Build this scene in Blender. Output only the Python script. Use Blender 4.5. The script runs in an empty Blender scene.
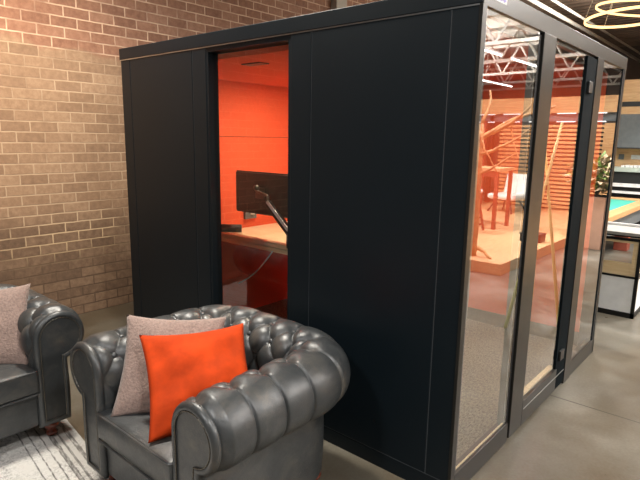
import bpy, bmesh, math, random
from mathutils import Vector, Matrix
random.seed(7)
C = bpy.context.scene.collection
PI = math.pi
sin, cos, rad = math.sin, math.cos, math.radians

# ------------------------------------------------------------------ materials
def newmat(name):
    m = bpy.data.materials.new(name); m.use_nodes = True
    nt = m.node_tree; nt.nodes.clear()
    out = nt.nodes.new('ShaderNodeOutputMaterial')
    return m, nt, out
def N(nt, typ, **kw):
    n = nt.nodes.new(typ)
    for k, v in kw.items():
        if k in n.inputs.keys() if isinstance(k, str) else False: n.inputs[k].default_value = v
        else: setattr(n, k, v)
    return n
def L(nt, a, b): nt.links.new(a, b)
def ramp(nt, fac, stops, interp='LINEAR'):
    r = nt.nodes.new('ShaderNodeValToRGB'); r.color_ramp.interpolation = interp
    els = r.color_ramp.elements
    while len(els) > 1: els.remove(els[-1])
    els[0].position = stops[0][0]; els[0].color = (*stops[0][1], 1)
    for p, c in stops[1:]:
        e = els.new(p); e.color = (*c, 1)
    L(nt, fac, r.inputs['Fac']); return r
def mathn(nt, op, a, b=None, clamp=False):
    n = nt.nodes.new('ShaderNodeMath'); n.operation = op; n.use_clamp = clamp
    for i, v in enumerate((a, b)):
        if v is None: continue
        if isinstance(v, (int, float)): n.inputs[i].default_value = v
        else: L(nt, v, n.inputs[i])
    return n.outputs[0]
def mixc(nt, f, a, b, mode='MIX'):
    n = nt.nodes.new('ShaderNodeMix'); n.data_type = 'RGBA'; n.blend_type = mode
    for s, v in ((0, f), (6, a), (7, b)):
        if isinstance(v, (int, float)): n.inputs[s].default_value = v
        elif isinstance(v, tuple): n.inputs[s].default_value = (*v, 1)
        else: L(nt, v, n.inputs[s])
    return n.outputs[2]
def obj_coord(nt, scale=(1, 1, 1), world=False):
    if world:
        g = nt.nodes.new('ShaderNodeNewGeometry'); src = g.outputs['Position']
    else:
        g = nt.nodes.new('ShaderNodeTexCoord'); src = g.outputs['Object']
    m = nt.nodes.new('ShaderNodeMapping'); m.inputs['Scale'].default_value = scale
    L(nt, src, m.inputs['Vector']); return m.outputs[0]
def noise(nt, vec, scale, detail=4, rough=.55, dist=0):
    n = nt.nodes.new('ShaderNodeTexNoise'); n.inputs['Scale'].default_value = scale
    n.inputs['Detail'].default_value = detail; n.inputs['Roughness'].default_value = rough
    n.inputs['Distortion'].default_value = dist
    L(nt, vec, n.inputs['Vector']); return n.outputs['Fac']
def bump(nt, h, strength, dist=.01):
    b = nt.nodes.new('ShaderNodeBump'); b.inputs['Strength'].default_value = strength
    b.inputs['Distance'].default_value = dist; L(nt, h, b.inputs['Height']); return b.outputs[0]
def simple(name, col, rough=.5, metal=0, var=.12, nscale=12, bmp=0, spec=.5, coat=0, sheen=0, stretch=(1, 1, 1)):
    m, nt, out = newmat(name)
    p = nt.nodes.new('ShaderNodeBsdfPrincipled'); L(nt, p.outputs[0], out.inputs[0])
    v = obj_coord(nt, stretch); f = noise(nt, v, nscale)
    lo = tuple(c * (1 - var) for c in col); hi = tuple(min(1, c * (1 + var)) for c in col)
    r = ramp(nt, f, [(.3, lo), (.7, hi)]); L(nt, r.outputs[0], p.inputs['Base Color'])
    p.inputs['Roughness'].default_value = rough; p.inputs['Metallic'].default_value = metal
    p.inputs['Specular IOR Level'].default_value = spec
    p.inputs['Coat Weight'].default_value = coat
    p.inputs['Sheen Weight'].default_value = sheen
    if bmp: L(nt, bump(nt, f, bmp), p.inputs['Normal'])
    return m
def emit(name, col, strength):
    m, nt, out = newmat(name)
    e = nt.nodes.new('ShaderNodeEmission'); e.inputs[0].default_value = (*col, 1); e.inputs[1].default_value = strength
    L(nt, e.outputs[0], out.inputs[0]); return m
def glass(name, layers, tint=(.93, .95, .95)):
    # a pane: every surface reflects by the Fresnel law, the rest passes straight through
    m, nt, out = newmat(name)
    fr = nt.nodes.new('ShaderNodeFresnel'); fr.inputs[0].default_value = 1.52
    f = fr.outputs[0]
    num = mathn(nt, 'MULTIPLY', f, float(layers))
    den = mathn(nt, 'ADD', mathn(nt, 'MULTIPLY', f, float(layers - 1)), 1.0)
    fe = mathn(nt, 'DIVIDE', num, den)
    g = nt.nodes.new('ShaderNodeNewGeometry')
    front = mathn(nt, 'SUBTRACT', 1.0, g.outputs['Backfacing'])
    fac = mathn(nt, 'MULTIPLY', fe, front)
    t = nt.nodes.new('ShaderNodeBsdfTransparent'); t.inputs[0].default_value = (*tint, 1)
    gl = nt.nodes.new('ShaderNodeBsdfGlossy'); gl.inputs['Roughness'].default_value = .0
    gl.inputs[0].default_value = (1, 1, 1, 1)
    mx = nt.nodes.new('ShaderNodeMixShader'); L(nt, fac, mx.inputs[0]); L(nt, t.outputs[0], mx.inputs[1]); L(nt, gl.outputs[0], mx.inputs[2])
    L(nt, mx.outputs[0], out.inputs[0]); return m
def wood(name, a, b, scale=(1, 12, 12), rough=.5):
    m, nt, out = newmat(name)
    p = nt.nodes.new('ShaderNodeBsdfPrincipled'); L(nt, p.outputs[0], out.inputs[0])
    v = obj_coord(nt, scale); f = noise(nt, v, 2.5, 5, .6, 1.2)
    r = ramp(nt, f, [(.3, a), (.68, b)]); L(nt, r.outputs[0], p.inputs['Base Color'])
    p.inputs['Roughness'].default_value = rough
    L(nt, bump(nt, f, .08), p.inputs['Normal']); return m

def brick_mat():
    m, nt, out = newmat('brick')
    p = nt.nodes.new('ShaderNodeBsdfPrincipled'); L(nt, p.outputs[0], out.inputs[0])
    g = nt.nodes.new('ShaderNodeNewGeometry')
    sx = nt.nodes.new('ShaderNodeSeparateXYZ'); L(nt, g.outputs['Position'], sx.inputs[0])
    wob = noise(nt, g.outputs['Position'], 9, 3)
    cb = nt.nodes.new('ShaderNodeCombineXYZ')
    L(nt, mathn(nt, 'ADD', sx.outputs[1], mathn(nt, 'MULTIPLY', wob, .012)), cb.inputs[0])
    L(nt, mathn(nt, 'ADD', sx.outputs[2], mathn(nt, 'MULTIPLY', wob, .008)), cb.inputs[1])
    bt = nt.nodes.new('ShaderNodeTexBrick'); L(nt, cb.outputs[0], bt.inputs['Vector'])
    bt.inputs['Scale'].default_value = 1; bt.inputs['Brick Width'].default_value = .232
    bt.inputs['Row Height'].default_value = .0895; bt.inputs['Mortar Size'].default_value = .0065
    bt.inputs['Mortar Smooth'].default_value = .25; bt.inputs['Bias'].default_value = 0
    bt.inputs['Color1'].default_value = (1, 1, 1, 1); bt.inputs['Color2'].default_value = (0, 0, 0, 1)
    mort = bt.outputs['Fac']
    rnd = nt.nodes.new('ShaderNodeRGBToBW'); L(nt, bt.outputs['Color'], rnd.inputs[0])
    n1 = noise(nt, g.outputs['Position'], 22, 5, .65)
    n2 = noise(nt, g.outputs['Position'], 1.7, 3, .5)
    t = mathn(nt, 'ADD', mathn(nt, 'MULTIPLY', rnd.outputs[0], .30), mathn(nt, 'MULTIPLY', n1, .85))
    # three bands of the wall: raw red brick on top, sand-washed middle, dark brick bottom with the shade there painted in
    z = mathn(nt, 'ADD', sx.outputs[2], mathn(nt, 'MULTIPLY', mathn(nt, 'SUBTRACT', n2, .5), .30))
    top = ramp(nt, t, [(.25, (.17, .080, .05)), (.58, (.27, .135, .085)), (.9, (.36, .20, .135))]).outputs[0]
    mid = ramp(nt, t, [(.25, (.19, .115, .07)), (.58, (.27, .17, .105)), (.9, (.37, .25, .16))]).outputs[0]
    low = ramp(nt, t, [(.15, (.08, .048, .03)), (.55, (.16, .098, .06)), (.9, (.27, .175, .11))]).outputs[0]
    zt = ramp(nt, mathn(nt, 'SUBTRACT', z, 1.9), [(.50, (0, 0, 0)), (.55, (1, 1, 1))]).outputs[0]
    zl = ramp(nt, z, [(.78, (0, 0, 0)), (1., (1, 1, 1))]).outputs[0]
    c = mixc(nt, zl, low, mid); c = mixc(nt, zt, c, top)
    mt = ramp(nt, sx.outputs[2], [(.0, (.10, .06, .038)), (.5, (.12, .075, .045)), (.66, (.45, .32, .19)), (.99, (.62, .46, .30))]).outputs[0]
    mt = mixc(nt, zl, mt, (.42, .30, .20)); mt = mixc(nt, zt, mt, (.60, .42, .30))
    # where mortar washes away
    mf = mathn(nt, 'MULTIPLY', mort, ramp(nt, noise(nt, g.outputs['Position'], 3.2, 3), [(.33, (.25, .25, .25)), (.55, (1, 1, 1))]).outputs[0])
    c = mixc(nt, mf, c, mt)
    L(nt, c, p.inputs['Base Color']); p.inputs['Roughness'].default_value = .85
    h = mathn(nt, 'SUBTRACT', mathn(nt, 'MULTIPLY', n1, .4), mort)
    L(nt, bump(nt, h, .55, .008), p.inputs['Normal']); return m

def concrete_mat():
    m, nt, out = newmat('polished_concrete')
    p = nt.nodes.new('ShaderNodeBsdfPrincipled'); L(nt, p.outputs[0], out.inputs[0])
    g = nt.nodes.new('ShaderNodeNewGeometry'); pos = g.outputs['Position']
    a = noise(nt, pos, .9, 4, .5, .3); b = noise(nt, pos, 5, 4, .5); s = noise(nt, pos, 60, 2)
    t = mathn(nt, 'ADD', mathn(nt, 'MULTIPLY', a, .75), mathn(nt, 'ADD', mathn(nt, 'MULTIPLY', b, .15), mathn(nt, 'MULTIPLY', s, .1)))
    c = ramp(nt, t, [(.36, (.060, .044, .026)), (.44, (.100, .080, .054)), (.52, (.140, .124, .094)), (.62, (.215, .20, .165))]).outputs[0]
    sx = nt.nodes.new('ShaderNodeSeparateXYZ'); L(nt, pos, sx.inputs[0])
    def joint(coord, off, per):
        q = mathn(nt, 'MODULO', mathn(nt, 'ADD', coord, per * 20 - off), per)
        q = mathn(nt, 'ABSOLUTE', mathn(nt, 'SUBTRACT', q, per / 2))
        return mathn(nt, 'GREATER_THAN', q, per / 2 - .006)
    j = mathn(nt, 'MAXIMUM', joint(sx.outputs[1], 1.45, 2.9), joint(sx.outputs[0], 1.9, 2.9))
    c = mixc(nt, mathn(nt, 'MULTIPLY', j, .8), c, (.03, .025, .02))
    L(nt, c, p.inputs['Base Color'])
    r = ramp(nt, b, [(.2, (.26,) * 3), (.8, (.40,) * 3)]).outputs[0]
    L(nt, r, p.inputs['Roughness']); return m

def leather_mat(name='leather'):
    m, nt, out = newmat(name)
    p = nt.nodes.new('ShaderNodeBsdfPrincipled'); L(nt, p.outputs[0], out.inputs[0])
    v = obj_coord(nt)
    a = noise(nt, v, 7, 5, .65, .6); g = noise(nt, v, 160, 3, .6); w = noise(nt, v, 26, 4, .7, 2.0)
    c = ramp(nt, a, [(.30, (.022, .025, .027)), (.5, (.038, .042, .044)), (.62, (.062, .061, .057)), (.76, (.13, .11, .085))]).outputs[0]
    crack = nt.nodes.new('ShaderNodeTexVoronoi'); crack.feature = 'DISTANCE_TO_EDGE'; crack.inputs['Scale'].default_value = 17
    vm = nt.nodes.new('ShaderNodeVectorMath'); vm.operation = 'ADD'
    nn = nt.nodes.new('ShaderNodeTexNoise'); nn.inputs['Scale'].default_value = 9; L(nt, v, nn.inputs['Vector'])
    L(nt, v, vm.inputs[0]); L(nt, nn.outputs['Color'], vm.inputs[1]); L(nt, vm.outputs[0], crack.inputs['Vector'])
    ck = ramp(nt, crack.outputs['Distance'], [(0, (1, 1, 1)), (.018, (0, 0, 0))]).outputs[0]
    ck = mathn(nt, 'MULTIPLY', ck, ramp(nt, noise(nt, v, 5, 2), [(.5, (0, 0, 0)), (.62, (1, 1, 1))]).outputs[0])
    c = mixc(nt, mathn(nt, 'MULTIPLY', ck, .35), c, (.22, .19, .15))
    L(nt, c, p.inputs['Base Color'])
    L(nt, ramp(nt, w, [(.3, (.33,) * 3), (.7, (.47,) * 3)]).outputs[0], p.inputs['Roughness'])
    p.inputs['Specular IOR Level'].default_value = .8
    h = mathn(nt, 'ADD', mathn(nt, 'MULTIPLY', g, .25), mathn(nt, 'SUBTRACT', w, mathn(nt, 'MULTIPLY', ck, .6)))
    L(nt, bump(nt, h, .28, .004), p.inputs['Normal']); return m

def rug_mat():
    m, nt, out = newmat('rug_pile')
    p = nt.nodes.new('ShaderNodeBsdfPrincipled'); L(nt, p.outputs[0], out.inputs[0])
    v = obj_coord(nt)
    sx = nt.nodes.new('ShaderNodeSeparateXYZ'); L(nt, v, sx.inputs[0])
    n1 = noise(nt, v, 70, 4, .8); n2 = noise(nt, v, 4, 4, .6); n3 = noise(nt, v, 22, 3, .6)
    base = ramp(nt, n1, [(.34, (.16, .155, .15)), (.44, (.42, .405, .38)), (.58, (.72, .70, .665))]).outputs[0]
    sp = mixc(nt, ramp(nt, n2, [(.4, (0, 0, 0)), (.62, (1, 1, 1))]).outputs[0], base, (.62, .60, .56))
    # woven bands run along the long edge (object y counts back from the edge)
    d = mathn(nt, 'ADD', mathn(nt, 'MULTIPLY', sx.outputs[1], -1.0), mathn(nt, 'MULTIPLY', mathn(nt, 'SUBTRACT', n3, .5), .012))
    st = [(0, (1,) * 3)]
    for a, b in ((.035, .055), (.085, .095), (.115, .14), (.17, .178), (.215, .223), (.26, .266), (.43, .442), (.50, .512), (.56, .568), (.64, .646), (.80, .815), (.9, .91)):
        st += [(a, (.0,) * 3), (b, (1,) * 3)]
    bands = ramp(nt, d, st, 'CONSTANT').outputs[0]
    brk = ramp(nt, noise(nt, obj_coord(nt, (6, 30, 1)), 3, 3), [(.35, (.25,) * 3), (.55, (1,) * 3)]).outputs[0]
    f = mathn(nt, 'MULTIPLY', mathn(nt, 'SUBTRACT', 1.0, bands), brk)
    c = mixc(nt, mathn(nt, 'MULTIPLY', f, .85), sp, (.07, .065, .06))
    e = mathn(nt, 'MULTIPLY', ramp(nt, d, [(.0, (1,) * 3), (.25, (0,) * 3)]).outputs[0], .35)
    c = mixc(nt, e, c, (.20, .185, .165))
    L(nt, c, p.inputs['Base Color']); p.inputs['Roughness'].default_value = .95
    L(nt, bump(nt, n1, .5, .006), p.inputs['Normal']); return m

def carpet_mat():
    m, nt, out = newmat('ribbed_carpet')
    p = nt.nodes.new('ShaderNodeBsdfPrincipled'); L(nt, p.outputs[0], out.inputs[0])
    v = obj_coord(nt, (70, 26, 1)); n1 = noise(nt, v, 1.5, 3, .8); n2 = noise(nt, obj_coord(nt), 3, 3)
    c = ramp(nt, n1, [(.36, (.03, .025, .018)), (.60, (.34, .28, .20))]).outputs[0]
    c = mixc(nt, mathn(nt, 'MULTIPLY', n2, .4), c, (.14, .115, .085))
    L(nt, c, p.inputs['Base Color']); p.inputs['Roughness'].default_value = .95
    L(nt, bump(nt, n1, .5, .005), p.inputs['Normal']); return m

M = {}
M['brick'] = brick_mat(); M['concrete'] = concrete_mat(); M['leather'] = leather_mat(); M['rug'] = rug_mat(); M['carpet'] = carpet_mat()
M['pod'] = simple('black_laminate', (.0050, .0100, .0140), .42, var=.06, nscale=3, spec=.26)
M['podframe'] = simple('black_aluminium', (.036, .034, .030), .30, .6, .05, 5)
M['gap'] = simple('gasket', (.004, .004, .004), .7)
M['skirt'] = simple('dark_skirting', (.10, .085, .065), .9, var=.15, nscale=30)
M['seam'] = simple('grey_seam', (.10, .11, .12), .5)  # grey tone paints in the thin highlight along the panel gaps
M['stile'] = simple('black_stile', (.004, .007, .009), .8, spec=.06)
M['silver'] = simple('satin_aluminium', (.55, .58, .60), .3, 1, .05)
M['orange'] = simple('orange_felt', (.80, .105, .03), .9, var=.04, nscale=40)
M['greypanel'] = simple('grey_panel', (.34, .33, .30), .6, var=.08)
M['glass'] = glass('double_glass', 3)
M['glass1'] = glass('window_glass', 2)
M['velvet'] = simple('orange_velvet', (.57, .054, .006), .85, var=.26, nscale=9, bmp=.15, spec=.2)
M['taupe'] = simple('taupe_wool', (.32, .225, .19), .95, var=.22, nscale=90, bmp=.6, sheen=.2)
M['mahogany'] = simple('mahogany', (.16, .028, .012), .25, var=.3, nscale=20, coat=.5)
M['nail'] = simple('antique_nail', (.17, .155, .13), .35, .9)
M['desk'] = wood('pale_wood', (.72, .52, .28), (.84, .66, .40))
M['black'] = simple('black_plastic', (.012, .012, .012), .4)
M['blackmetal'] = simple('black_steel', (.010, .010, .010), .45, .3)
M['white'] = simple('white_paint', (.72, .72, .70), .5)
M['whiteleather'] = simple('white_fabric', (.78, .77, .74), .6)
M['truss'] = simple('pale_steel', (.66, .64, .60), .5, .1)
M['deck'] = simple('roof_deck', (.26, .19, .14), .8, var=.3, nscale=1.2)
M['paledeck'] = simple('pale_deck', (.62, .56, .50), .8, var=.1, nscale=1)
M['slatewall'] = simple('slate_wall', (.14, .16, .18), .8, var=.1, nscale=1)
M['darkwall'] = simple('dark_wall', (.20, .15, .12), .8, var=.25, nscale=1)
M['plaster'] = simple('grey_plaster', (.40, .36, .31), .8, var=.1, nscale=2)
M['wood_o'] = wood('orange_pine', (.50, .27, .11), (.74, .47, .22))
M['ply'] = wood('plywood', (.50, .29, .13), (.66, .44, .23), (1.5, 1.5, 9))
M['deckwood'] = wood('platform_wood', (.52, .30, .14), (.70, .46, .24), (8, 1, 8))
M['redwood'] = simple('red_brown_wood', (.26, .06, .035), .45)
M['greycab'] = simple('slate_laminate', (.12, .135, .14), .5)
M['counter'] = simple('sage_stone', (.40, .46, .40), .3)
M['felt'] = simple('teal_felt', (.04, .34, .25), .9, var=.06, nscale=60)
M['rail'] = wood('oak_rail', (.40, .20, .08), (.56, .32, .15))
M['pink'] = simple('terracotta_planter', (.60, .36, .25), .7, var=.08)
M['leaf'] = simple('leaf', (.16, .24, .05), .5, var=.5, nscale=9)
M['leaf2'] = simple('dry_leaf', (.42, .30, .18), .6, var=.4, nscale=9)
M['soil'] = simple('soil', (.05, .03, .02), .95)
M['bamboo'] = simple('yellow_bamboo', (1, .88, .38), .5, var=.15)
M['driftwood'] = simple('driftwood', (.62, .34, .14), .7, var=.3, nscale=14, bmp=.3)
M['tube'] = emit('led_tube', (1, .97, .92), 9)
M['ringglow'] = emit('warm_led', (1, .60, .24), 2.6)
M['strip'] = emit('cool_strip', (1, .97, .95), 2.5)
M['podlight'] = emit('pod_light', (1, .80, .58), 6)
M['cable'] = simple('cable_white', (.6, .6, .6), .5)
M['pipe'] = simple('conduit', (.80, .76, .68), .45, .2)
M['violet'] = simple('violet_print', (.16, .13, .55), .5)
M['glasswhite'] = simple('frosted_white', (.88, .90, .90), .35, var=.05)

# ------------------------------------------------------------------ geometry helpers
class MB:
    def __init__(s): s.bm = bmesh.new()
    def box(s, x0, x1, y0, y1, z0, z1):
        r = bmesh.ops.create_cube(s.bm, size=1)
        for v in r['verts']:
            v.co = Vector((x0 + (v.co.x + .5) * (x1 - x0), y0 + (v.co.y + .5) * (y1 - y0), z0 + (v.co.z + .5) * (z1 - z0)))
        return s
    def bar(s, a, b, r, r2=None, n=10):
        a, b = Vector(a), Vector(b); d = b - a
        q = bmesh.ops.create_cone(s.bm, cap_ends=True, segments=n, radius1=r, radius2=r if r2 is None else r2, depth=d.length)
        m = Matrix.Translation((a + b) / 2) @ d.to_track_quat('Z', 'Y').to_matrix().to_4x4()
        bmesh.ops.transform(s.bm, matrix=m, verts=q['verts']); return s
    def sqbar(s, a, b, w, h):
        a, b = Vector(a), Vector(b); d = b - a
        q = bmesh.ops.create_cube(s.bm, size=1)
        for v in q['verts']: v.co = Vector((v.co.x * w, v.co.y * h, v.co.z * d.length))
        m = Matrix.Translation((a + b) / 2) @ d.to_track_quat('Z', 'Y').to_matrix().to_4x4()
        bmesh.ops.transform(s.bm, matrix=m, verts=q['verts']); return s
    def tube(s, pts, r, n=8, closed=False):
        pts = [Vector(p) for p in pts]; k = len(pts); rings = []
        up = None
        for i, p in enumerate(pts):
            a = pts[(i - 1) % k] if (closed or i > 0) else p; b = pts[(i + 1) % k] if (closed or i < k - 1) else p
            t = (b - a).normalized()
            if up is None: up = t.orthogonal().normalized()
            up = (up - t * up.dot(t)).normalized(); w = t.cross(up)
            rr = r(i / (k - 1)) if callable(r) else r
            rings.append([s.bm.verts.new(p + (up * cos(2 * PI * j / n) + w * sin(2 * PI * j / n)) * rr) for j in range(n)])
        for i in range(k if closed else k - 1):
            A, B = rings[i], rings[(i + 1) % k]
            for j in range(n): s.bm.faces.new((A[j], A[(j + 1) % n], B[(j + 1) % n], B[j]))
        if not closed:
            s.bm.faces.new(rings[0][::-1]); s.bm.faces.new(rings[-1])
        return s
    def lathe(s, prof, c=(0, 0, 0), n=20):
        rings = [[s.bm.verts.new((c[0] + r * cos(2 * PI * j / n), c[1] + r * sin(2 * PI * j / n), c[2] + z)) for j in range(n)] for r, z in prof]
        for A, B in zip(rings, rings[1:]):
            for j in range(n): s.bm.faces.new((A[j], A[(j + 1) % n], B[(j + 1) % n], B[j]))
        s.bm.faces.new(rings[0][::-1]); s.bm.faces.new(rings[-1]); return s
    def ball(s, c, r, sc=(1, 1, 1), sub=2):
        q = bmesh.ops.create_icosphere(s.bm, subdivisions=sub, radius=r)
        for v in q['verts']: v.co = Vector((v.co.x * sc[0] + c[0], v.co.y * sc[1] + c[1], v.co.z * sc[2] + c[2]))
        return s
    def build(s, name, mat, parent=None, smooth=False, bev=0, sub=0):
        bmesh.ops.recalc_face_normals(s.bm, faces=s.bm.faces)
        me = bpy.data.meshes.new(name); s.bm.to_mesh(me); s.bm.free()
        me.materials.append(M[mat] if isinstance(mat, str) else mat)
        if smooth:
            for f in me.polygons: f.use_smooth = True
        o = bpy.data.objects.new(name, me); C.objects.link(o)
        if parent: o.parent = parent
        if bev:
            b = o.modifiers.new('b', 'BEVEL'); b.width = bev; b.segments = 2; b.limit_method = 'ANGLE'
        if sub:
            b = o.modifiers.new('s', 'SUBSURF'); b.levels = sub; b.render_levels = sub
        return o
def tag(o, label, cat, group=None):
    o['label'] = label; o['category'] = cat
    if group: o['group'] = group
    return o
def thing(name, label, cat, loc=(0, 0, 0), rz=0, group=None):
    o = bpy.data.objects.new(name, None); C.objects.link(o)
    o.location = loc; o.rotation_euler = (0, 0, rz); o.empty_display_size = .1
    return tag(o, label, cat, group)
def struct(name, mb, mat, **k):
    o = mb.build(name, mat, **k); o['kind'] = 'structure'; return o
def kids(o): return [c for c in C.objects if c.parent == o]
def copy_tree(o, parent=None):
    c = o.copy(); C.objects.link(c); c.parent = parent
    for ch in kids(o): copy_tree(ch, c)
    return c

# ------------------------------------------------------------------ the room
X0, X1, Y0, Y1, ZC = -3.9, 9.0, -6.5, 17.0, 4.6
struct('floor', MB().box(X0 - .3, X1 + .3, Y0 - .3, Y1 + .3, -.2, 0), 'concrete')
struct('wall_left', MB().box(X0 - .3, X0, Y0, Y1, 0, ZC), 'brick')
struct('wall_far', MB().box(X0, X1, Y1, Y1 + .2, 0, ZC), 'darkwall')
struct('wall_right', MB().box(X1, X1 + .2, Y0, Y1, 0, ZC), 'plaster')
struct('wall_near', MB().box(X0, X1, Y0 - .2, Y0, 0, ZC), 'slatewall')
mb = MB().box(X0 - .3, X1 + .3, Y0 - .3, Y1 + .3, ZC + .04, ZC + .2)
k = 0
y = Y0
while y < Y1:                       # ribs of the steel roof deck
    mb.box(X0, X1, y, y + .10, ZC, ZC + .05); y += .30
struct('ceiling', mb, 'deck')
struct('trim_2', MB().box(.30, .55, Y0, Y1, 3.3, ZC), 'darkwall')
struct('trim_3', MB().box(.55, X1, Y0, Y1, 4.35, 4.50), 'paledeck')
struct('trim_1', MB().box(X0, X0 + .10, 3.70, 3.92, 0, ZC), 'plaster')

# roof joists: top and bottom chords with a zigzag web
def joist(y, z0=3.42, z1=4.10, x0=.55, x1=X1 - .1):
    t = thing('roof_joist', '', 'roof joist', (0, y, 0))
    mb = MB()
    for z in (z0, z1):
        for dy in (-.03, .03): mb.box(x0, x1, dy - .02, dy + .025, z - .03, z + .03)
    mb.build('chord', 'truss', t)
    mb = MB(); x = x0 + .2; up = False
    while x < x1 - .5:
        mb.bar((x, 0, z1 if up else z0), (x + .42, 0, z0 if up else z1), .026, n=6); x += .42; up = not up
    mb.build('web', 'truss', t)
    return t
joist_rows = [(3.2, 'nearest of the pale steel roof joists, crossing above the glass office pod'),
              (5.4, 'pale steel open-web joist second from the pod, mirrored high in the first pane'),
              (7.6, 'pale steel open-web joist above the hanging ring light'),
              (9.8, 'pale steel open-web joist above the slatted wooden screen'),
              (12.0, 'pale steel open-web joist just behind the slatted wooden screen'),
              (14.2, 'pale steel open-web joist next to last before the dark far wall'),
              (16.2, 'pale steel open-web joist farthest back, against the dark far wall')]
for yy, lab in joist_rows:
    j = joist(yy); j['label'] = lab; j['group'] = 'steel joists under the roof'

# conduits under the ceiling
for x, z, r, lab in ((-2.50, 3.95, .035, 'thicker pale conduit pipe running along under the dark ceiling, left of the pair'),
                     (-2.30, 4.00, .024, 'thinner pale conduit pipe running along under the ceiling, right of the thicker one')):
    tag(MB().bar((x, Y0 + .1, z), (x, Y1 - .1, z), r).build('conduit_pipe', 'pipe', smooth=True), lab, 'pipe', 'conduits under the ceiling')

# ------------------------------------------------------------------ the office pod
WA, DB, H = 2.80, 2.478, 2.30
pod = thing('office_pod', 'black freestanding office pod with sliding glass front and orange interior', 'office pod')
T = .08
# face towards the armchairs (plane y = 0)
def panel(x0, x1, z0=.088, z1=2.216, name='side_panel'):
    return MB().box(x0, x1, 0, T, z0, z1).build(name, 'pod', pod, bev=.003)
g = .0025
panel(-2.665 + g, -1.925 - g)
panel(-1.925 + g, -1.785)
panel(-1.058, -.912 - g)
panel(-.912 + g, -.135 - g)
panel(-.135 + g, -.012)
panel(-WA + .012, -2.665 - g)
MB().box(-WA, 0, .012, T + .01, 0, .085).box(-WA + .002, -.002, .001, T, .0, .082).build('plinth', 'pod', pod)
MB().box(-WA, 0, -.004, T, 2.223, H).build('fascia', 'pod', pod, bev=.003)
MB().box(-WA + .012, -.012, -.002, .0, 2.216, 2.2225).build('edge_highlight', 'silver', pod, bev=.001)  # bright metal strip stands in for the highlight on the panel edge
MB().box(-2.6, -.2, .012, T - .01, .083, .089).box(-WA + .01, -1.8, .004, T - .01, .08, 2.222).box(-1.05, -.01, .004, T - .01, .08, 2.222).build('gasket', 'seam', pod)
# window to the desk
f = MB()
f.box(-1.785, -1.765, .004, T, .10, 2.216).box(-1.078, -1.058, .004, T, .10, 2.216)
f.box(-1.765, -1.078, .004, T, 2.19, 2.216).box(-1.765, -1.078, .004, T, .088, .14)
f.build('window_frame', 'pod', pod)
MB().box(-1.765, -1.078, .045, .055, .14, 2.19).build('window_glass', 'glass1', pod)
# left, back walls, roof, floor
MB().box(-WA, -WA + .07, T, DB, 0, H - .002).build('end_wall', 'pod', pod)
MB().box(-WA, -.0, DB - .07, DB, 0, H - .002).build('back_wall', 'pod', pod)
MB().box(-WA, -.10, T, DB - .07, 2.19, H - .004).build('roof', 'pod', pod)
MB().box(-WA + .07, -.09, T, DB - .07, .02, .05).build('carpet', 'carpet', pod)
MB().box(-WA + .071, -WA + .08, T + .01, DB - .08, .05, 1.683).box(-WA + .071, -WA + .08, T + .01, DB - .08, 1.687, 2.155).build('orange_lining', 'orange', pod)
o = MB().box(-WA + .08, -1.13, DB - .08, DB - .071, .05, 2.155).build('orange_lining', 'orange', pod)
MB().box(-1.065, -.10, DB - .085, DB - .071, .165, 2.19).build('orange_lining', 'orange', pod)
MB().box(-1.065, -.10, DB - .09, DB - .071, .05, .165).build('skirting', 'skirt', pod)
MB().box(-WA + .08, -1.13, T, DB - .08, 2.155, 2.185).build('orange_ceiling', 'orange', pod)
MB().box(-1.065, -.10, T, DB - .09, 2.175, 2.188).build('inner_ceiling', 'orange', pod)
MB().box(-1.13, -1.065, T, DB - .08, .05, 2.185).build('partition', 'greypanel', pod)
MB().box(-1.80, -1.62, .30, .38, 2.148, 2.156).build('ceiling_vent', 'black', pod)
MB().box(-2.05, -1.65, 1.05, 1.25, 2.147, 2.156).build('ceiling_light', 'podlight', pod)
# glass front (plane x = 0, facing +x)
fx = -.050
P = 'podframe'
MB().box(-.011, .004, -.004, .038, 0, 2.22).build('corner_post', P, pod, bev=.002)
MB().box(fx, .004, .0, DB, 2.215, H).build('header', P, pod, bev=.003)
MB().box(fx + .01, -.015, .04, DB - .03, 2.195, 2.216).build('header_track', 'black', pod)
MB().box(fx, .002, .04, .690, 0, .118).build('sill', P, pod, bev=.003)
MB().box(-.022, -.015, .04, .655, .118, .124).build('sill_strip', 'desk', pod)
MB().box(fx, .002, 1.70, DB, 0, .118).build('sill', P, pod, bev=.003)
MB().box(-.014, -.006, .038, .668, .12, 2.215).build('glass_pane', 'glass', pod)
MB().box(-.014, -.006, 1.835, 2.443, .118, 2.215).build('glass_pane', 'glass', pod)
MB().box(fx, -.015, .655, .668, .118, 2.195).build('jamb', 'greypanel', pod)
MB().box(fx, -.006, .668, .700, .01, 2.20).build('gasket', 'gap', pod)
MB().box(fx, .002, DB - .035, DB, 0, 2.215).build('end_post', P, pod, bev=.002)
MB().box(fx, -.015, 2.430, 2.443, .118, 2.195).build('jamb', 'greypanel', pod)
MB().box(fx, .008, 1.690, 1.835, .0, 2.217).build('fixed_post', P, pod, bev=.003)
door = MB().box(-.050, .008, .700, .885, .018, 2.217).build('sliding_door', P, pod, bev=.003)
MB().box(-.050, .008, .885, 1.50, .018, .175).build('door_rail', P, door, bev=.003)
MB().box(.0081, .010, .90, 1.66, .118, .124).build('rail_groove', 'silver', door)
MB().box(-.045, -.016, .885, 1.50, .175, .190).build('door_bead', 'desk', door)
MB().box(-.020, .003, 1.485, 1.688, .018, 2.2).build('closing_stile', 'stile', door)
MB().box(-.014, -.006, .885, 1.50, .178, 2.2).build('glass_pane', 'glass', door)
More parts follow.
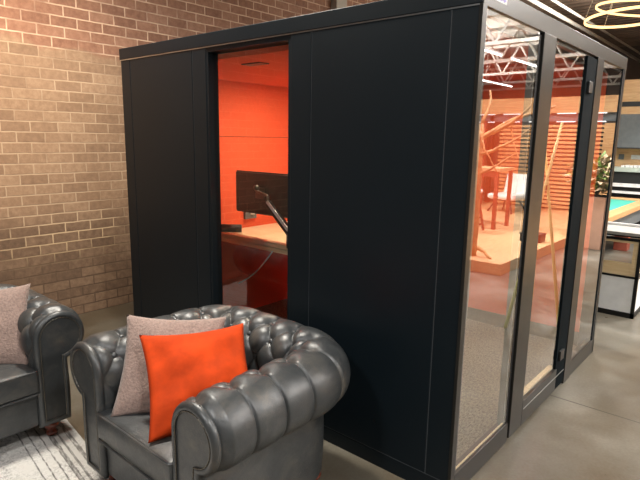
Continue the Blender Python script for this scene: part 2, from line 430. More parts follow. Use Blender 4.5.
for z in (2.02, .26):
    MB().box(-.004, .018, 1.52, 1.60, z - .035, z + .035).build('hinge', 'black', door, bev=.004)
MB().box(-.004, .0045, .085, .225, 2.252, 2.292).build('badge', 'white', pod)
mb = MB()
for i in range(4): mb.box(.004, .0055, .155 + i * .016, .165 + i * .016, 2.258 + .004 * (i % 2), 2.288 - .005 * (i % 3))
mb.build('badge_print', 'violet', pod)

# desk, monitor, arm inside
desk = thing('desk', 'pale wooden desk on black legs behind the pod window', 'desk', (-2.0, 1.15, .05))
MB().box(-.715, .85, -.37, .80, .775, .81).build('desktop', 'desk', desk, bev=.003)
MB().box(-.70, .83, -.36, .79, .735, .768).build('desk_shelf', 'desk', desk)
MB().box(-.09, .03, -.05, .03, .0, .735).build('leg', 'black', desk)
MB().box(.70, .80, -.05, .03, .0, .735).build('leg', 'black', desk)
MB().box(-.16, .10, -.32, .34, .0, .03).build('foot', 'black', desk)
tag(MB().bar((-2.705, .80, .895), (-2.55, .93, .895), .034, n=16).build('speaker_bar', 'black', smooth=True), 'black tube-shaped speaker bar lying at the left end of the pale desk', 'speaker')
mon = thing('monitor', 'black monitor seen from behind through the pod window, on a grey arm', 'monitor', (-2.19, .86, .84))
MB().box(-.35, .40, .012, .03, .215, .565).build('screen', 'black', mon, bev=.004)
MB().box(-.34, .39, -.005, .012, .225, .555).build('back_cover', 'black', mon, bev=.006)
MB().box(-.08, .02, -.02, -.005, .35, .44).build('mount_plate', 'nail', mon, bev=.003)
arm = thing('screen_mount', 'grey jointed monitor arm clamped to the near edge of the pale desk', 'monitor arm', (-1.84, .80, .84))
MB().bar((0, 0, -.0), (0, 0, .16), .022, n=14).build('post', 'blackmetal', arm, smooth=True)
MB().sqbar((.02, -.01, .12), (-.23, -.01, .335), .045, .05).build('lower_arm', 'black', arm, bev=.006)
MB().sqbar((.03, -.045, .150), (-.20, -.045, .350), .008, .024).build('cover_strip', 'whiteleather', arm)
MB().tube([(-.23, -.01, .33), (-.23, -.01, .385), (-.24, -.005, .39), (-.38, .02, .41), (-.39, .02, .44)], .013).build('upper_arm', 'nail', arm, smooth=True)
MB().ball((-.39, .02, .44), .026).build('joint', 'nail', arm, smooth=True)
tag(MB().tube([(-1.98 - .30 * t, .76 - .1 * t, .80 - .30 * t - .04 * sin(PI * t)) for t in [i / 16 for i in range(17)]], .006, 6).build('power_cord', 'cable', smooth=True), 'thin pale power cord drooping from under the desk', 'cord')
ob = thing('wall_outlet', 'grey socket box on the orange pod wall below the monitor', 'socket', (-2.72, 1.17, 1.0))
MB().box(0, .03, -.07, .07, -.06, .06).build('box', 'greycab', ob, bev=.004)
MB().box(.03, .045, -.01, .03, -.02, .01).build('plug', 'white', ob)
tag(MB().box(-1.605, -1.25, .72, .735, .60, .858).build('side_screen', 'whiteleather', bev=.004), 'slim white panel fixed to the near desk edge, almost hidden by the window edge', 'panel')

# ------------------------------------------------------------------ chesterfield armchair
def chair_shell():
    RR, zc = .137, .592
    hw, yb, yf, R = .422, .345, -.45, .21
    # plan path with outward normals
    path = []
    def add(x, y, nx, ny): path.append((Vector((x, y)), Vector((nx, ny))))
    step = .0036
    n = int((yb - R - yf) / step)
    for i in range(n): add(hw, yf + (yb - R - yf) * i / n, 1, 0)
    n2 = int(PI / 2 * (R + .05) / step)
    for i in range(n2):
        a = PI / 2 * i / n2; add(hw - R + R * cos(a), yb - R + R * sin(a), cos(a), sin(a))
    n3 = int(2 * (hw - R) / step)
    for i in range(n3): add(hw - R - 2 * (hw - R) * i / n3, yb, 0, 1)
    for i in range(n2):
        a = PI / 2 + PI / 2 * i / n2; add(-(hw - R) + R * cos(a), yb - R + R * sin(a), cos(a), sin(a))
    for i in range(n + 1): add(-hw, yb - R - (yb - R - yf) * i / n, -1, 0)
    S = [0.]
    for a, b in zip(path, path[1:]): S.append(S[-1] + (b[0] - a[0]).length)
    tot = S[-1]
    # profile: (offset, z, normal_off, normal_z, v) where v = tuft coordinate (0 at the top button row)
    prof = []
    zi = .30; NI = 40
    for i in range(NI):
        z = zi + (zc - zi) * i / NI; prof.append((-RR, z, -1, 0))
    m = 92; aend = -76
    for i in range(m + 1):
        a = rad(180 + (aend - 180) * i / m); prof.append((RR * cos(a), zc + RR * sin(a), cos(a), sin(a)))
    zo = zc + RR * sin(rad(aend))
    for i in range(1, 13):
        z = zo + (.10 - zo) * i / 12; prof.append((.030 + .006 * sin(PI * i / 12), z, 1, 0))
    ts = [0.]
    for a, b in zip(prof, prof[1:]): ts.append(ts[-1] + math.hypot(b[0] - a[0], b[1] - a[1]))
    t_top = ts[NI] + RR * rad(84)         # the top row of buttons sits inboard of the crest
    t_end = ts[NI + m]
    pu = tot / 14.0; pv = .215
    def height(s, t):
        u = s / pu; v = (t - t_top) / pv
        if t > t_end: return 0, 0
        if v < -1.75: return .55, 0
        if v <= 0:
            a, b = u + v, u - v
            q_ = abs(sin(PI * a)) * abs(sin(PI * b)); h = .55 * q_ ** .62 + .45 * q_ ** .16
            d = 9
            for kv in (0, -.5, -1., -1.5):
                uu = round(u - (kv % 1)) + (kv % 1)
                d = min(d, math.hypot((u - uu) * pu, (v - kv) * pv))
        else:
            q_ = abs(sin(PI * u)); k_ = min(1, v / .22)
            h0 = .55 * q_ ** 1.24 + .45 * q_ ** .32; h1 = 1 - .62 * (1 - (.3 * q_ ** .6 + .7 * q_ ** .10))
            h = h0 * (1 - k_) + h1 * k_
            h -= .22 * k_ * math.exp(-((u - round(u)) * pu / .0045) ** 2)
            fade = min(1, max(0, (t_end - t) / .11))
            h = h * (.35 + .65 * fade) + (1 - (.35 + .65 * fade)) * .45
            d = math.hypot((u - round(u)) * pu, v * pv)
        return h, math.exp(-(d / .027) ** 2)
    bm = bmesh.new(); grid = []
    amp = .032
    for (p, nrm), s in zip(path, S):
        row = []
        ef = min(1, s / .045, (tot - s) / .045); ef = max(0, ef) ** .5
        for (o, z, no, nz), t in zip(prof, ts):
            h, b = height(s, t)
            inside = 1 if t <= t_end else 0
            dd = (amp * h * ef - .010 * b * ef) if inside else 0
            if inside: dd += -.012
            # corner puffs must not cross on the tight inner curve
            off = o + no * dd
            row.append(bm.verts.new((p.x + nrm.x * off, p.y + nrm.y * off, z + nz * dd)))
        grid.append(row)
    for A, B in zip(grid, grid[1:]):
        for j in range(len(A) - 1): bm.faces.new((A[j], A[j + 1], B[j + 1], B[j]))
    # rounded ends to the arm fronts
    def prof_end():
        pts = [(-RR, .10)] + [(-RR, .10 + .2 * i / 8) for i in range(1, 8)] + [(o, z) for o, z, _, _ in prof]
        return pts
    me = bpy.data.meshes.new('upholstered_shell'); bmesh.ops.recalc_face_normals(bm, faces=bm.faces); bm.to_mesh(me); bm.free()
    for f_ in me.polygons: f_.use_smooth = True
    me.materials.append(M['leather'])
    # button positions
    btn = []
    def at(s, t, lift):
        i = min(range(len(S)), key=lambda k_: abs(S[k_] - s)); j = min(range(len(ts)), key=lambda k_: abs(ts[k_] - t))
        p, nrm = path[i]; o, z, no, nz = prof[j]; off = o + no * lift
        return (p.x + nrm.x * off, p.y + nrm.y * off, z + nz * lift), Vector((nrm.x * no, nrm.y * no, nz))
    for r_, v in enumerate((0, -.5, -1.)):
        for i in range(0, 15):
            u = i + (.5 if r_ % 2 else 0)
            s = u * pu
            if s < .07 or s > tot - .07: continue
            btn.append(at(s, t_top + v * pv, -.010))
    return me, btn, prof_end(), (hw, yf)

def arm_front(sx, hw, yf, pts, parent):
    # closed outline of the arm section, built as a padded front with a rounded border
    cl = [Vector((o - (-0), z)) for o, z in pts]
    out = [Vector((p.x, p.y)) for p in cl]
    # drop near duplicates
    q = [out[0]]
    for p in out[1:]:
        if (p - q[-1]).length > .006: q.append(p)
    n = len(q)
    area = sum(q[i].x * q[(i + 1) % n].y - q[(i + 1) % n].x * q[i].y for i in range(n))
    def inset(d):
        r = []
        for i in range(n):
            a, b, c = q[i - 1], q[i], q[(i + 1) % n]
            e1 = (b - a).normalized(); e2 = (c - b).normalized()
            n1 = Vector((-e1.y, e1.x)); n2 = Vector((-e2.y, e2.x))
            nn = (n1 + n2); nn = nn.normalized() if nn.length > 1e-5 else n1
            if area < 0: nn = -nn
            k_ = 1 / max(.6, nn.dot(n1 if area > 0 else -n1))
            r.append(b + nn * d * min(k_, 1.5))
        return r
    def P3(p, y): return Vector((sx * (hw + p.x), y, p.y))
    bm = bmesh.new()
    levels = [(.006, .0), (.0, -.006), (-.003, -.014), (.002, -.026), (.012, -.035), (.022, -.036), (.030, -.030), (.033, -.026)]
    rings = [[bm.verts.new(P3(p, yf + dy + .004)) for p in inset(d)] for d, dy in levels]
    for A, B in zip(rings, rings[1:]):
        for i in range(n): bm.faces.new((A[i], A[(i + 1) % n], B[(i + 1) % n], B[i]))
    mb = MB(); mb.bm.free(); mb.bm = bm
    rim = mb.build('arm_front', 'leather', parent, smooth=True)
    bm = bmesh.new()
    inner = inset(.032)
    vs = [bm.verts.new(P3(p, yf - .024)) for p in inner]
    es = [bm.edges.new((vs[i], vs[(i + 1) % n])) for i in range(n)]
    bmesh.ops.triangle_fill(bm, edges=es, use_beauty=True)
    mb = MB(); mb.bm.free(); mb.bm = bm
    mb.build('inset_panel', 'leather', rim)
    tr = MB(); path = inset(.030); pts3 = []
    for i in range(n):
        a, b = path[i], path[(i + 1) % n]
        if b.y < .12 and a.y < .12: continue
        l = (b - a).length; m_ = max(1, int(l / .003))
        for k_ in range(m_): pts3.append(P3(a.lerp(b, k_ / m_), yf - .029))
    w_ = len(pts3) - 1
    tr.tube(pts3, lambda t: .0012 + .0024 * abs(sin(t * w_ * .003 / .011 * PI)), 6)
    tr.build('nail_trim', 'nail', rim, smooth=True)

def cushion(w, d, h, nx=26, ny=22):
    # boxed seat cushion with crowned top
    bm = bmesh.new(); K = 5
    def pt(x, y, z):  # superellipse corners
        return Vector((x, y, z))
    top = [];
    def sq(u): return u
    for side in (1, -1):
        g_ = []
        for i in range(nx + 1):
            r = []
            for j in range(ny + 1):
                u = -1 + 2 * i / nx; v = -1 + 2 * j / ny
                crown = (1 - u ** 4) * (1 - v ** 4)
                r.append(bm.verts.new((u * w / 2, v * d / 2, side * (h / 2 - .012 + (.022 * crown if side > 0 else 0)))))
            g_.append(r)
        for i in range(nx):
            for j in range(ny):
                bm.faces.new((g_[i][j], g_[i + 1][j], g_[i + 1][j + 1], g_[i][j + 1]))
        top.append(g_)
    def edge(g_): return [g_[i][0] for i in range(nx)] + [g_[nx][j] for j in range(ny)] + [g_[i][ny] for i in range(nx, 0, -1)] + [g_[0][j] for j in range(ny, 0, -1)]
    A, B = edge(top[0]), edge(top[1]); n = len(A)
    for i in range(n): bm.faces.new((A[i], A[(i + 1) % n], B[(i + 1) % n], B[i]))
    mb = MB(); mb.bm.free(); mb.bm = bm; return mb
def make_armchair():
    t = thing('armchair', '', 'armchair')
    me, btn, pts, (hw, yf) = chair_shell()
    sh = bpy.data.objects.new('upholstered_shell', me); C.objects.link(sh); sh.parent = t
    for i, (p, nrm) in enumerate(btn):
        mb = MB().ball((0, 0, 0), .014, (1, 1, .55), 2)
        b = mb.build('button', 'leather', t, smooth=True)
        b.location = p; b.rotation_euler = nrm.to_track_quat('Z', 'Y').to_euler()
    for sx in (1, -1): arm_front(sx, hw, yf, pts, t)
    c = cushion(.585, .74, .15).build('seat_cushion', 'leather', t, smooth=True, bev=.012)
    c.location = (0, -.12, .375)
    for zz in (.437, .308):
        w, d = .292, .37
        ps = []
        for cx_, cy_, a0 in ((w - .02, -d + .02, -90), (w - .02, d - .02, 0), (-w + .02, d - .02, 90), (-w + .02, -d + .02, 180)):
            for k_ in range(5):
                a = rad(a0 + 90 * k_ / 4); ps.append((cx_ + .02 * cos(a), cy_ - .12 + .02 * sin(a), zz))
        MB().tube(ps, .006, 6, closed=True).build('piping', 'leather', c).location = (0, .12, -.375)
    MB().box(-.30, .30, -.455, -.40, .105, .300).build('front_rail', 'leather', t, bev=.02)
    MB().box(-.38, .38, -.42, .30, .10, .16).build('base', 'black', t)
    leg = [(.018, .0), (.030, .004), (.034, .016), (.024, .028), (.022, .034), (.038, .048), (.044, .064), (.036, .082), (.030, .090), (.036, .102)]
    for x, y in ((-.37, -.39), (.37, -.39), (-.35, .27), (.37, .25)):
        MB().lathe(leg, (x, y, 0)).build('leg', 'mahogany', t, smooth=True)
    return t
arm1 = make_armchair(); arm1.location = (-.925, -.60, .006)
arm1['label'] = 'charcoal leather buttoned armchair holding the orange cushion, in front of the black pod'
arm1['group'] = 'buttoned leather armchairs'
arm2 = copy_tree(arm1); arm2.location = (-2.35, -1.375, .006); arm2.rotation_euler = (0, 0, PI / 2)
arm2['label'] = 'charcoal leather buttoned armchair cut off by the left edge, near the brick wall'

# scatter cushions
def pillow(name, mat, w, h, th, n=34, seed=1, wr=.009):
    rnd = random.Random(seed); ph = [rnd.uniform(0, 6) for _ in range(8)]
    bm = bmesh.new(); sheets = []
    for side in (1, -1):
        g_ = []
        for i in range(n + 1):
            r = []
            for j in range(n + 1):
                u = -1 + 2 * i / n; v = -1 + 2 * j / n
                # corners stick out, sides pull in
                px = u * (1 - .095 * (1 - v * v) * 1.0) ; py = v * (1 - .095 * (1 - u * u))
                z = th / 2 * (max(0, (1 - u ** 2)) ** .55) * (max(0, 1 - v ** 2) ** .55)
                z += wr * (sin(5 * u + 3 * v + ph[0]) + .7 * sin(9 * v - 4 * u + ph[1]) + .5 * sin(13 * u + ph[2])) * (1 - u ** 4) * (1 - v ** 4) * (.4 + .6 * max(abs(u), abs(v)))
                r.append(bm.verts.new((px * w / 2, py * h / 2, side * z)))
            g_.append(r)
        for i in range(n):
            for j in range(n): bm.faces.new((g_[i][j], g_[i + 1][j], g_[i + 1][j + 1], g_[i][j + 1]))
        sheets.append(g_)
    bmesh.ops.remove_doubles(bm, verts=bm.verts, dist=.0008)
    mb = MB(); mb.bm.free(); mb.bm = bm
    return mb.build(name, mat, smooth=True)
def place(o, c, xdir, up):
    x = Vector(xdir).normalized(); yv = Vector(up); yv = (yv - x * yv.dot(x)).normalized(); z = x.cross(yv)
    o.matrix_world = Matrix((( x.x, yv.x, z.x, c[0]), (x.y, yv.y, z.y, c[1]), (x.z, yv.z, z.z, c[2]), (0, 0, 0, 1)))
p1 = pillow('throw_pillow', 'velvet', .48, .48, .13, seed=3)
place(p1, (-.843, -.788, .630), (.214, .417, .0), (-.37, .06, .36))
tag(p1, 'bright orange velvet cushion leaning in the armchair seat', 'cushion')
p2 = pillow('throw_pillow', 'taupe', .48, .48, .13, seed=8, wr=.004)
place(p2, (-1.05, -.80, .632), (.33, .315, -.01), (-.21, .167, .37))
tag(p2, 'taupe woollen cushion tucked behind the orange one', 'cushion')
p3 = pillow('throw_pillow', 'taupe', .46, .46, .15, seed=12, wr=.004)
place(p3, (-2.20, -1.215, .63), (.45, .62, .04), (-.45, .15, .9))
tag(p3, 'taupe woollen cushion on the left armchair, cut by the photo edge', 'cushion')

# rug
rug = MB().box(-1.6, 1.5, -2.3, 0, 0, .006).build('area_rug', 'rug', bev=.003)
rug.location = (-2.0, -.885, 0.0); rug.rotation_euler = (0, 0, rad(-7))
tag(rug, 'distressed grey and ivory woven rug under both armchairs', 'rug')

# ------------------------------------------------------------------ the hall to the right
# platform
tag(MB().box(1.55, 7.0, 4.35, 11.2, 0, .15).build('platform', 'deckwood', bev=.004), 'low wooden platform mirrored in the pod glass', 'platform')
# slatted screen
sc = thing('slatted_screen', 'tall screen of horizontal orange wooden slats on the platform', 'screen', (1.6, 10.7, .15))
mb = MB()
n = 21
for i in range(n): mb.box(.45, 2.75, 0, .03, .04 + i * .091, .04 + i * .091 + .055)
mb.build('slats', 'wood_o', sc)
MB().box(-.05, .45, .0, .03, .0, 1.95).build('board', 'wood_o', sc, bev=.003)
for x in (.45, 1.55, 2.70): MB().box(x, x + .07, .03, .10, 0, 1.95).build('post', 'blackmetal', sc)
bm_ = thing('wooden_header', 'wide plywood header beam above the slatted screen', 'beam', (0, 10.75, 0))
MB().box(.6, 7.5, 0, .12, 2.33, 2.68).build('board', 'wood_o', bm_)
MB().box(.6, 7.5, .13, .28, 2.15, 2.33).build('grey_band', 'greycab', bm_)
for x in (1.7, 4.6, 6.8): MB().box(x, x + .1, .13, .23, .15, 2.34).build('post', 'blackmetal', bm_)
for i in range(10):
    for z in (2.315, 2.135):
        tag(MB().box(.8 + i * .62, 1.2 + i * .62, 10.70 + .02, 10.745, z - .010, z + .010).build('strip_light', 'strip'), 'short white light strip under the plywood header beam', 'light', 'light strips along the header')
# orange door and panel behind the bar table
pn = thing('wall_panel', 'orange wooden wall panel standing on the platform beside the slats', 'panel', (5.0, 10.2, .15))
MB().box(-.45, .35, 0, .04, 0, 1.9).build('board', 'wood_o', pn)
MB().box(-.53, -.45, -.02, .06, 0, 2.0).build('frame_post', 'redwood', pn)
MB().box(.35, .43, -.02, .06, 0, 2.0).build('frame_post', 'redwood', pn)
# lounge chair
lc = thing('lounge_chair', 'white low lounge chair on black legs mirrored in the first pane', 'chair', (3.55, 9.5, .15), rad(12))
MB().box(-.33, .33, -.32, .32, .28, .40).build('seat', 'whiteleather', lc, bev=.05)
b = MB().box(-.33, .33, -.05, .05, 0, .50).build('backrest', 'whiteleather', lc, bev=.04); b.location = (0, .32, .33); b.rotation_euler = (rad(-14), 0, 0)
for x, y in ((-.26, -.25), (.26, -.25), (-.26, .25), (.26, .25)):
    MB().bar((x * .6, y * .6, .29), (x * 1.15, y * 1.15, 0), .018).build('leg', 'blackmetal', lc)
# bar table and stool
bt = thing('bar_table', 'tall red-brown bar table standing on the platform', 'table', (3.35, 7.2, .15))
MB().box(-.66, .66, -.35, .35, 1.02, 1.07).build('tabletop', 'ply', bt)
for x in (-.60, .60):
    for y in (-.30, .30): MB().box(x - .028, x + .028, y - .028, y + .028, 0, 1.02).build('leg', 'redwood', bt)
MB().box(-.60, .60, -.32, -.28, .92, 1.02).build('apron', 'redwood', bt)
st = thing('bar_stool', 'red-brown bar stool with pale round seat beside the bar table', 'stool', (3.02, 6.55, .15))
MB().lathe([(.02, .66), (.17, .665), (.18, .685), (.17, .705), (.02, .71)]).build('seat', 'whiteleather', st, smooth=True)
for a in range(4):
    q = PI / 4 + a * PI / 2
    MB().sqbar((.10 * cos(q), .10 * sin(q), .66), (.24 * cos(q), .24 * sin(q), 0), .035, .035).build('leg', 'redwood', st)
for z, r in ((.22, .20), (.10, .225)):
    MB().sqbar((r * cos(PI / 4), r * sin(PI / 4), z), (-r * cos(PI / 4), r * sin(PI / 4), z), .025, .025).sqbar((r * cos(PI / 4), -r * sin(PI / 4), z), (-r * cos(PI / 4), -r * sin(PI / 4), z), .025, .025).build('footrest', 'redwood', st)
# driftwood tree
tr = thing('driftwood_tree', 'bare driftwood tree with twisting branches at the platform corner', 'decorative tree', (2.06, 4.62, .15))
rr = random.Random(4)
def limb(a, b, r0, r1, wob=.05, k_=10):
    a, b = Vector(a), Vector(b); pts = []
    o1 = Vector((rr.uniform(-1, 1), rr.uniform(-1, 1), rr.uniform(-1, 1))) * wob
    for i in range(k_ + 1):
        t = i / k_; pts.append(a.lerp(b, t) + o1 * sin(PI * t) + Vector((rr.uniform(-1, 1), rr.uniform(-1, 1), rr.uniform(-1, 1))) * wob * .12)
    return pts, (lambda t: r0 + (r1 - r0) * t)
pts, rf = limb((0, 0, 0), (.02, .05, 1.75), .055, .035, .05); MB().tube(pts, rf).build('trunk', 'driftwood', tr, smooth=True)
for a, b, r0 in (((0.02, 0, 1.55), (-.75, .5, 1.98), .035), ((-.05, .1, 1.62), (-.62, .25, 2.10), .030), ((.0, 0, 1.35), (-.58, .3, 1.72), .025),
                 ((0, 0, 1.1), (-.42, .1, 1.38), .022), ((0, 0, 1.65), (-.30, -.1, 1.15), .018), ((.02, .05, 1.75), (.1, .4, 2.2), .025), ((-.3, .2, 1.78), (-.5, .1, 1.30), .014), ((0, 0, .08), (-.28, -.05, .0), .04), ((0, 0, .10), (.22, .10, .0), .04)):
    pts, rf = limb(a, b, r0, r0 * .35, .06); MB().tube(pts, rf).build('branch', 'driftwood', tr, smooth=True)
# pole tripod
tp = thing('bamboo_tripod', 'tall tripod of thin yellow bamboo poles crossing at mid height', 'tripod', (.67, 2.95, 0))
for f0, top in (((.07, -.42), (-.07, .10)), ((-.27, .0), (.03, .05)), ((.20, .60), (-.02, -.10))):
    MB().bar((f0[0], f0[1], 0), (top[0] - f0[0] * .12, top[1] - f0[1] * .12, 1.86), .016, .012).build('leg', 'bamboo', tp, smooth=True)
MB().lathe([(.03, 1.24), (.045, 1.25), (.045, 1.29), (.03, 1.30)]).build('binding', 'black', tp)
bx_ = thing('storage_box', 'small black box lying at the platform edge', 'box', (1.85, 6.3, .15))
MB().box(-.16, .16, -.12, .12, 0, .11).build('case', 'black', bx_, bev=.01)
MB().box(-.17, .17, -.13, .13, .11, .13).build('lid', 'black', bx_, bev=.004)
# planter
pl = thing('planter', 'tall terracotta-pink square planter with bushy foliage mirrored in the third pane', 'planter', (1.24, 7.30, 0))
mb = MB().box(-.18, .18, -.2, .2, 0, .84); mb.build('pot', 'pink', pl, bev=.006)
MB().box(-.16, .16, -.18, .18, .83, .85).build('soil', 'soil', pl)
def leaves(name, mat, cnt, seed, spread, zr):
    r = random.Random(seed); mb = MB()
    for i in range(cnt):
        a = r.uniform(0, 2 * PI); e = r.uniform(-.3, 1.3); l = r.uniform(.10, .22)
        q = Vector((r.gauss(0, 1), r.gauss(0, 1), r.gauss(0, 1))).normalized() * r.uniform(.3, 1) ** .5
        base = Vector((q.x * .34 * spread, q.y * .34 * spread, 1.13 + q.z * .26)); d = Vector((cos(a) * cos(e), sin(a) * cos(e), sin(e)))
        tip = base + d * l; w = Vector((-sin(a), cos(a), .2)) * r.uniform(.025, .05)
        mid = base.lerp(tip, .5) + Vector((0, 0, .03))
        v = [mb.bm.verts.new(q) for q in (base, mid + w, tip, mid - w, mid + Vector((0, 0, -.01)))]
        mb.bm.faces.new((v[0], v[1], v[4])); mb.bm.faces.new((v[1], v[2], v[4])); mb.bm.faces.new((v[2], v[3], v[4])); mb.bm.faces.new((v[3], v[0], v[4]))
    return mb.build(name, mat, pl)
leaves('foliage', 'leaf', 300, 2, 1.3, 1); leaves('dry_foliage', 'leaf2', 400, 5, 1.35, 1)
mb = MB()
for i in range(9): mb.bar((0, 0, .84), (.22 * cos(i * .7), .22 * sin(i * .7), 1.25), .008, .004, 6)
mb.build('stems', 'leaf2', pl)

# pool table
pt = thing('pool_table', 'pool table with teal cloth and oak rails behind the black rack', 'pool table', (-1.28, 6.4, 0))
MB().box(-.58, .58, -1.25, 1.25, .73, .775).build('cloth', 'felt', pt)
mb = MB().box(.58, .74, -1.42, 1.42, .72, .80).build('rail', 'rail', pt, bev=.012)
MB().box(-.74, -.58, -1.42, 1.42, .72, .80).build('rail', 'rail', pt, bev=.012)
MB().box(-.58, .58, -1.42, -1.25, .72, .80).build('rail', 'rail', pt, bev=.012)
MB().box(-.58, .58, 1.25, 1.42, .72, .80).build('rail', 'rail', pt, bev=.012)
MB().box(-.68, .68, -1.36, 1.36, .50, .72).build('apron', 'greycab', pt, bev=.01)
for x in (-.55, .35):
    for y in (-1.1, .9): MB().box(x, x + .2, y, y + .2, 0, .5).build('leg', 'redwood', pt, bev=.01)
# low black rack with white panels
rk = thing('low_rack', 'low black metal rack with pale wood tray and white lower panels', 'shelf unit', (-.60, 3.87, 0))
x0, x1, y0, y1 = -.75, .668, -.23, .23
for x in (x0, x1 - .03):
    for y in (y0, y1 - .03): MB().box(x, x + .03, y, y + .03, 0, .81).build('post', 'blackmetal', rk)
MB().box(x0, x1, y0, y1, .0, .05).build('base', 'blackmetal', rk)
MB().box(x0, x1, y0, y0 + .02, .76, .785).box(x0, x1, y0, y0 + .02, .795, .81).box(x0, x1, y1 - .02, y1, .76, .81).build('crossbar', 'blackmetal', rk)
MB().box(x0, x1, y0, y1, .395, .415).build('crossbar', 'blackmetal', rk)
MB().box(x0 + .03, x1 - .03, y0 + .01, y1 - .01, .415, .435).box(x0 + .03, x1 - .03, y0 + .012, y0 + .024, .43, .54).box(x1 - .075, x1 - .03, y0 + .01, y1 - .01, .43, .76).box(x0 + .03, x1 - .03, y0 + .012, y0 + .024, .735, .758).build('wooden_tray', 'desk', rk)
MB().box(x0 + .03, x1 - .03, y0 + .008, y0 + .02, .05, .395).build('panel', 'glasswhite', rk)
MB().box(x1 - .022, x1 - .01, y0 + .04, y1 - .04, .05, .395).build('panel', 'glasswhite', rk)
MB().box(x0 - .01, x1 + .01, y0 - .01, y1 + .01, .81, .84).build('top', 'greypanel', rk, bev=.003)
MB().box(x0 - .01, x1 + .01, y1 - .02, y1 + .015, .84, .865).build('back_lip', 'white', rk)
# bar unit on the back wall
bu = thing('bar_cabinet', 'bar unit with slate upper cupboards, plywood splashback and sage counter', 'cabinet', (0, 9.0, 0))
a, b_ = -3.2, .6
MB().box(a, b_, .0, .35, 1.60, 2.20).build('cupboard', 'greycab', bu, bev=.004)
MB().box(a, b_, -.01, .0, 1.585, 1.605).build('black_rail', 'black', bu)  # black line below the upper cupboards
MB().box(a, b_, .0, .35, 2.2, 2.33).build('fascia', 'ply', bu)
MB().box(a, b_, .02, .35, 2.33, 2.42).build('gap_rail', 'black', bu)
MB().box(a, b_, .0, .35, 2.42, 2.80).build('top_board', 'ply', bu)
MB().box(a, b_, .33, .35, 1.25, 1.60).build('splashback', 'ply', bu)
MB().box(a, b_, -.10, .35, 1.17, 1.25).build('counter', 'counter', bu)
MB().box(a, b_, -.05, .30, 0, 1.17).build('base_cupboard', 'black', bu)
MB().box(a, b_, -.14, -.05, .90, .96).build('foot_shelf', 'white', bu)
MB().box(a, b_, -.14, -.05, .78, .82).build('foot_shelf', 'white', bu)
for x in (-1.38,): MB().box(x - .05, x + .04, .31, .33, 1.38, 1.48).build('switch', 'greycab', bu)
so = MB().box(-1.22, -1.05, .31, .33, 1.39, 1.47).build('socket', 'white', bu)
r = random.Random(3)
for i in range(5):
    x = -1.32 + i * .07
    tag(MB().box(x, x + .055, 9.08, 9.2, 1.25, 1.27 + r.uniform(0, .03)).build('paper_stack', 'white'), 'small white stack of papers on the sage counter', 'papers', 'paper stacks on the counter')
# ------------------------------------------------------------------ lights
def ring(center, r, u, v, w=.022):
    u, v = Vector(u).normalized(), Vector(v).normalized(); n_ = u.cross(v).normalized()
    bm = bmesh.new(); K = 72; rings = []
    for i in range(K):
        a = 2 * PI * i / K; d = u * cos(a) + v * sin(a); c = Vector(center) + d * r
        rings.append([bm.verts.new(c + d * a_ + n_ * b2) for a_, b2 in ((-w * .5, -w), (w * .5, -w), (w * .5, w), (-w * .5, w))])
    for i in range(K):
        A, B = rings[i], rings[(i + 1) % K]
        for j in range(4): bm.faces.new((A[j], A[(j + 1) % 4], B[(j + 1) % 4], B[j]))
    mb = MB(); mb.bm.free(); mb.bm = bm; return mb
ch = thing('ring_chandelier', 'glowing warm double-ring chandelier hanging on thin wires', 'chandelier', (-.49, 4.58, 3.02))
ring((.02, 0, -.02), .44, (1, .0, .05), (0, 1, 0), .013).build('lower_ring', 'ringglow', ch)
ring((.14, -.12, .03), .43, (1, 0, -.12), (0, 1, .0), .011).build('upper_ring', 'ringglow', ch)
mb = MB()
for i in range(6):
    q = i * PI / 3 + .3
    mb.bar((.44 * cos(q) + .02, .44 * sin(q), -.02), (.10 * cos(q) + .15, .10 * sin(q), 1.55), .004, n=5)
mb.build('wires', 'pipe', ch)
MB().lathe([(.02, 1.52), (.14, 1.53), (.14, 1.62), (.02, 1.62)], (.15, 0, 0)).build('canopy', 'white', ch)

def tubelight(x, y0, y1, z, lab):
    t = thing('tube_light', lab, 'light', (x, (y0 + y1) / 2, z), 0, 'white tube lights under the joists'); h = (y1 - y0) / 2
    MB().bar((0, -h, 0), (0, h, 0), .016).build('tube', 'tube', t, smooth=True)
    MB().box(-.03, .03, -h, h, .016, .04).build('housing', 'white', t)
    MB().bar((0, -h * .8, .05), (0, -h * .8, ZC - z), .004, n=4).bar((0, h * .8, .05), (0, h * .8, ZC - z), .004, n=4).build('wires', 'pipe', t)
tubelight(3.14, 6.0, 7.6, 3.2, 'near white tube light hanging over the bar table')
tubelight(3.14, 8.1, 9.7, 3.2, 'white tube light hanging over the white lounge chair')
tubelight(5.15, 9.0, 10.8, 3.2, 'white tube light over the orange wall panel')
tubelight(5.15, 11.3, 13.2, 3.2, 'white tube light farthest back, beyond the orange wall panel')

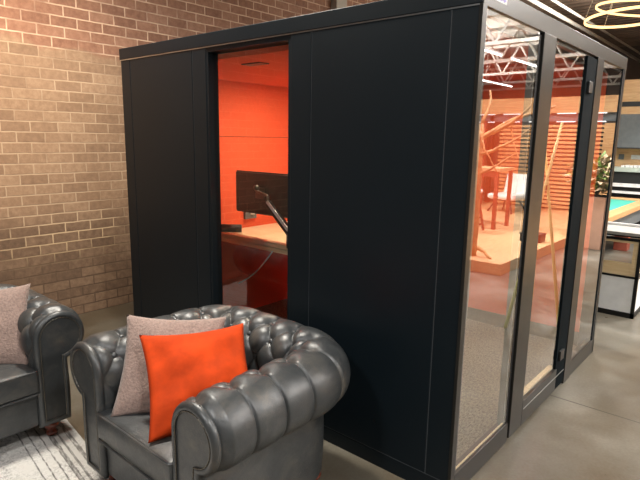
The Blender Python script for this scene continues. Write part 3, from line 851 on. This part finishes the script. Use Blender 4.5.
def area(loc, size, power, col=(1, .96, .90), rot=(0, 0, 0), sy=None):
    l = bpy.data.lights.new('area', 'AREA'); l.energy = power; l.size = size; l.color = col
    if sy: l.shape = 'RECTANGLE'; l.size_y = sy
    o = bpy.data.objects.new('area_lamp', l); C.objects.link(o); o.location = loc; o.rotation_euler = rot; return o
for x, y, p in ((2.4, -1.4, 110), (5.5, -1.0, 90), (5.5, 3.0, 260), (2.2, 3.6, 150), (1.5, 6.4, 280), (5.0, 6.6, 420), (-1.2, 5.2, 140), (-.2, -3.6, 75)):
    area((x, y, 4.2 if x > .5 else 3.9), .5, p, (1, .98, .96))  # unseen lamps added near the roof to light the hall
for x, y, p in ((4.5, 5.0, 190), (5.5, 10.5, 240), (-1.2, 8.0, 170)):
    area((x, y, 3.0), .6, p, (1, .96, .90), (PI, 0, 0))  # unseen upward lamps added to brighten the roof deck and joists
area((-2.1, -.30, 3.6), .25, 110, (1, .94, .84))
sp = bpy.data.lights.new('wall_washer', 'SPOT'); sp.energy = 320; sp.color = (1, .76, .52); sp.spot_size = rad(68); sp.spot_blend = 1; sp.shadow_soft_size = .12
so_ = bpy.data.objects.new('wall_washer', sp); C.objects.link(so_); so_.location = (-2.0, -1.5, 3.4)
so_.rotation_euler = (Vector((-3.9, -.55, 2.05)) - so_.location).to_track_quat('-Z', 'Y').to_euler()
area((-1.85, 1.15, 2.14), .4, 25, (1, .82, .62))
area((-.55, 1.4, 2.17), .4, 24, (1, .86, .70))  # lamp added in the glass room to brighten its orange wall

w = bpy.data.worlds.new('World'); bpy.context.scene.world = w; w.use_nodes = True
w.node_tree.nodes['Background'].inputs[0].default_value = (.9, .95, 1, 1); w.node_tree.nodes['Background'].inputs[1].default_value = .3

# ------------------------------------------------------------------ camera
cam = bpy.data.cameras.new('camera'); co = bpy.data.objects.new('camera', cam); C.objects.link(co)
co.location = (0.99607, -2.11945, 1.68389); co.rotation_mode = 'XYZ'; co.rotation_euler = (1.38212, -.01591, .71499)
cam.sensor_width = 36; cam.lens = 36 * 533.27 / 640; cam.clip_start = .05
S = bpy.context.scene; S.camera = co
S.view_settings.view_transform = 'Standard'; S.view_settings.look = 'None'; S.view_settings.gamma = 1
S.view_settings.use_curve_mapping = False; S.view_settings.exposure = .2
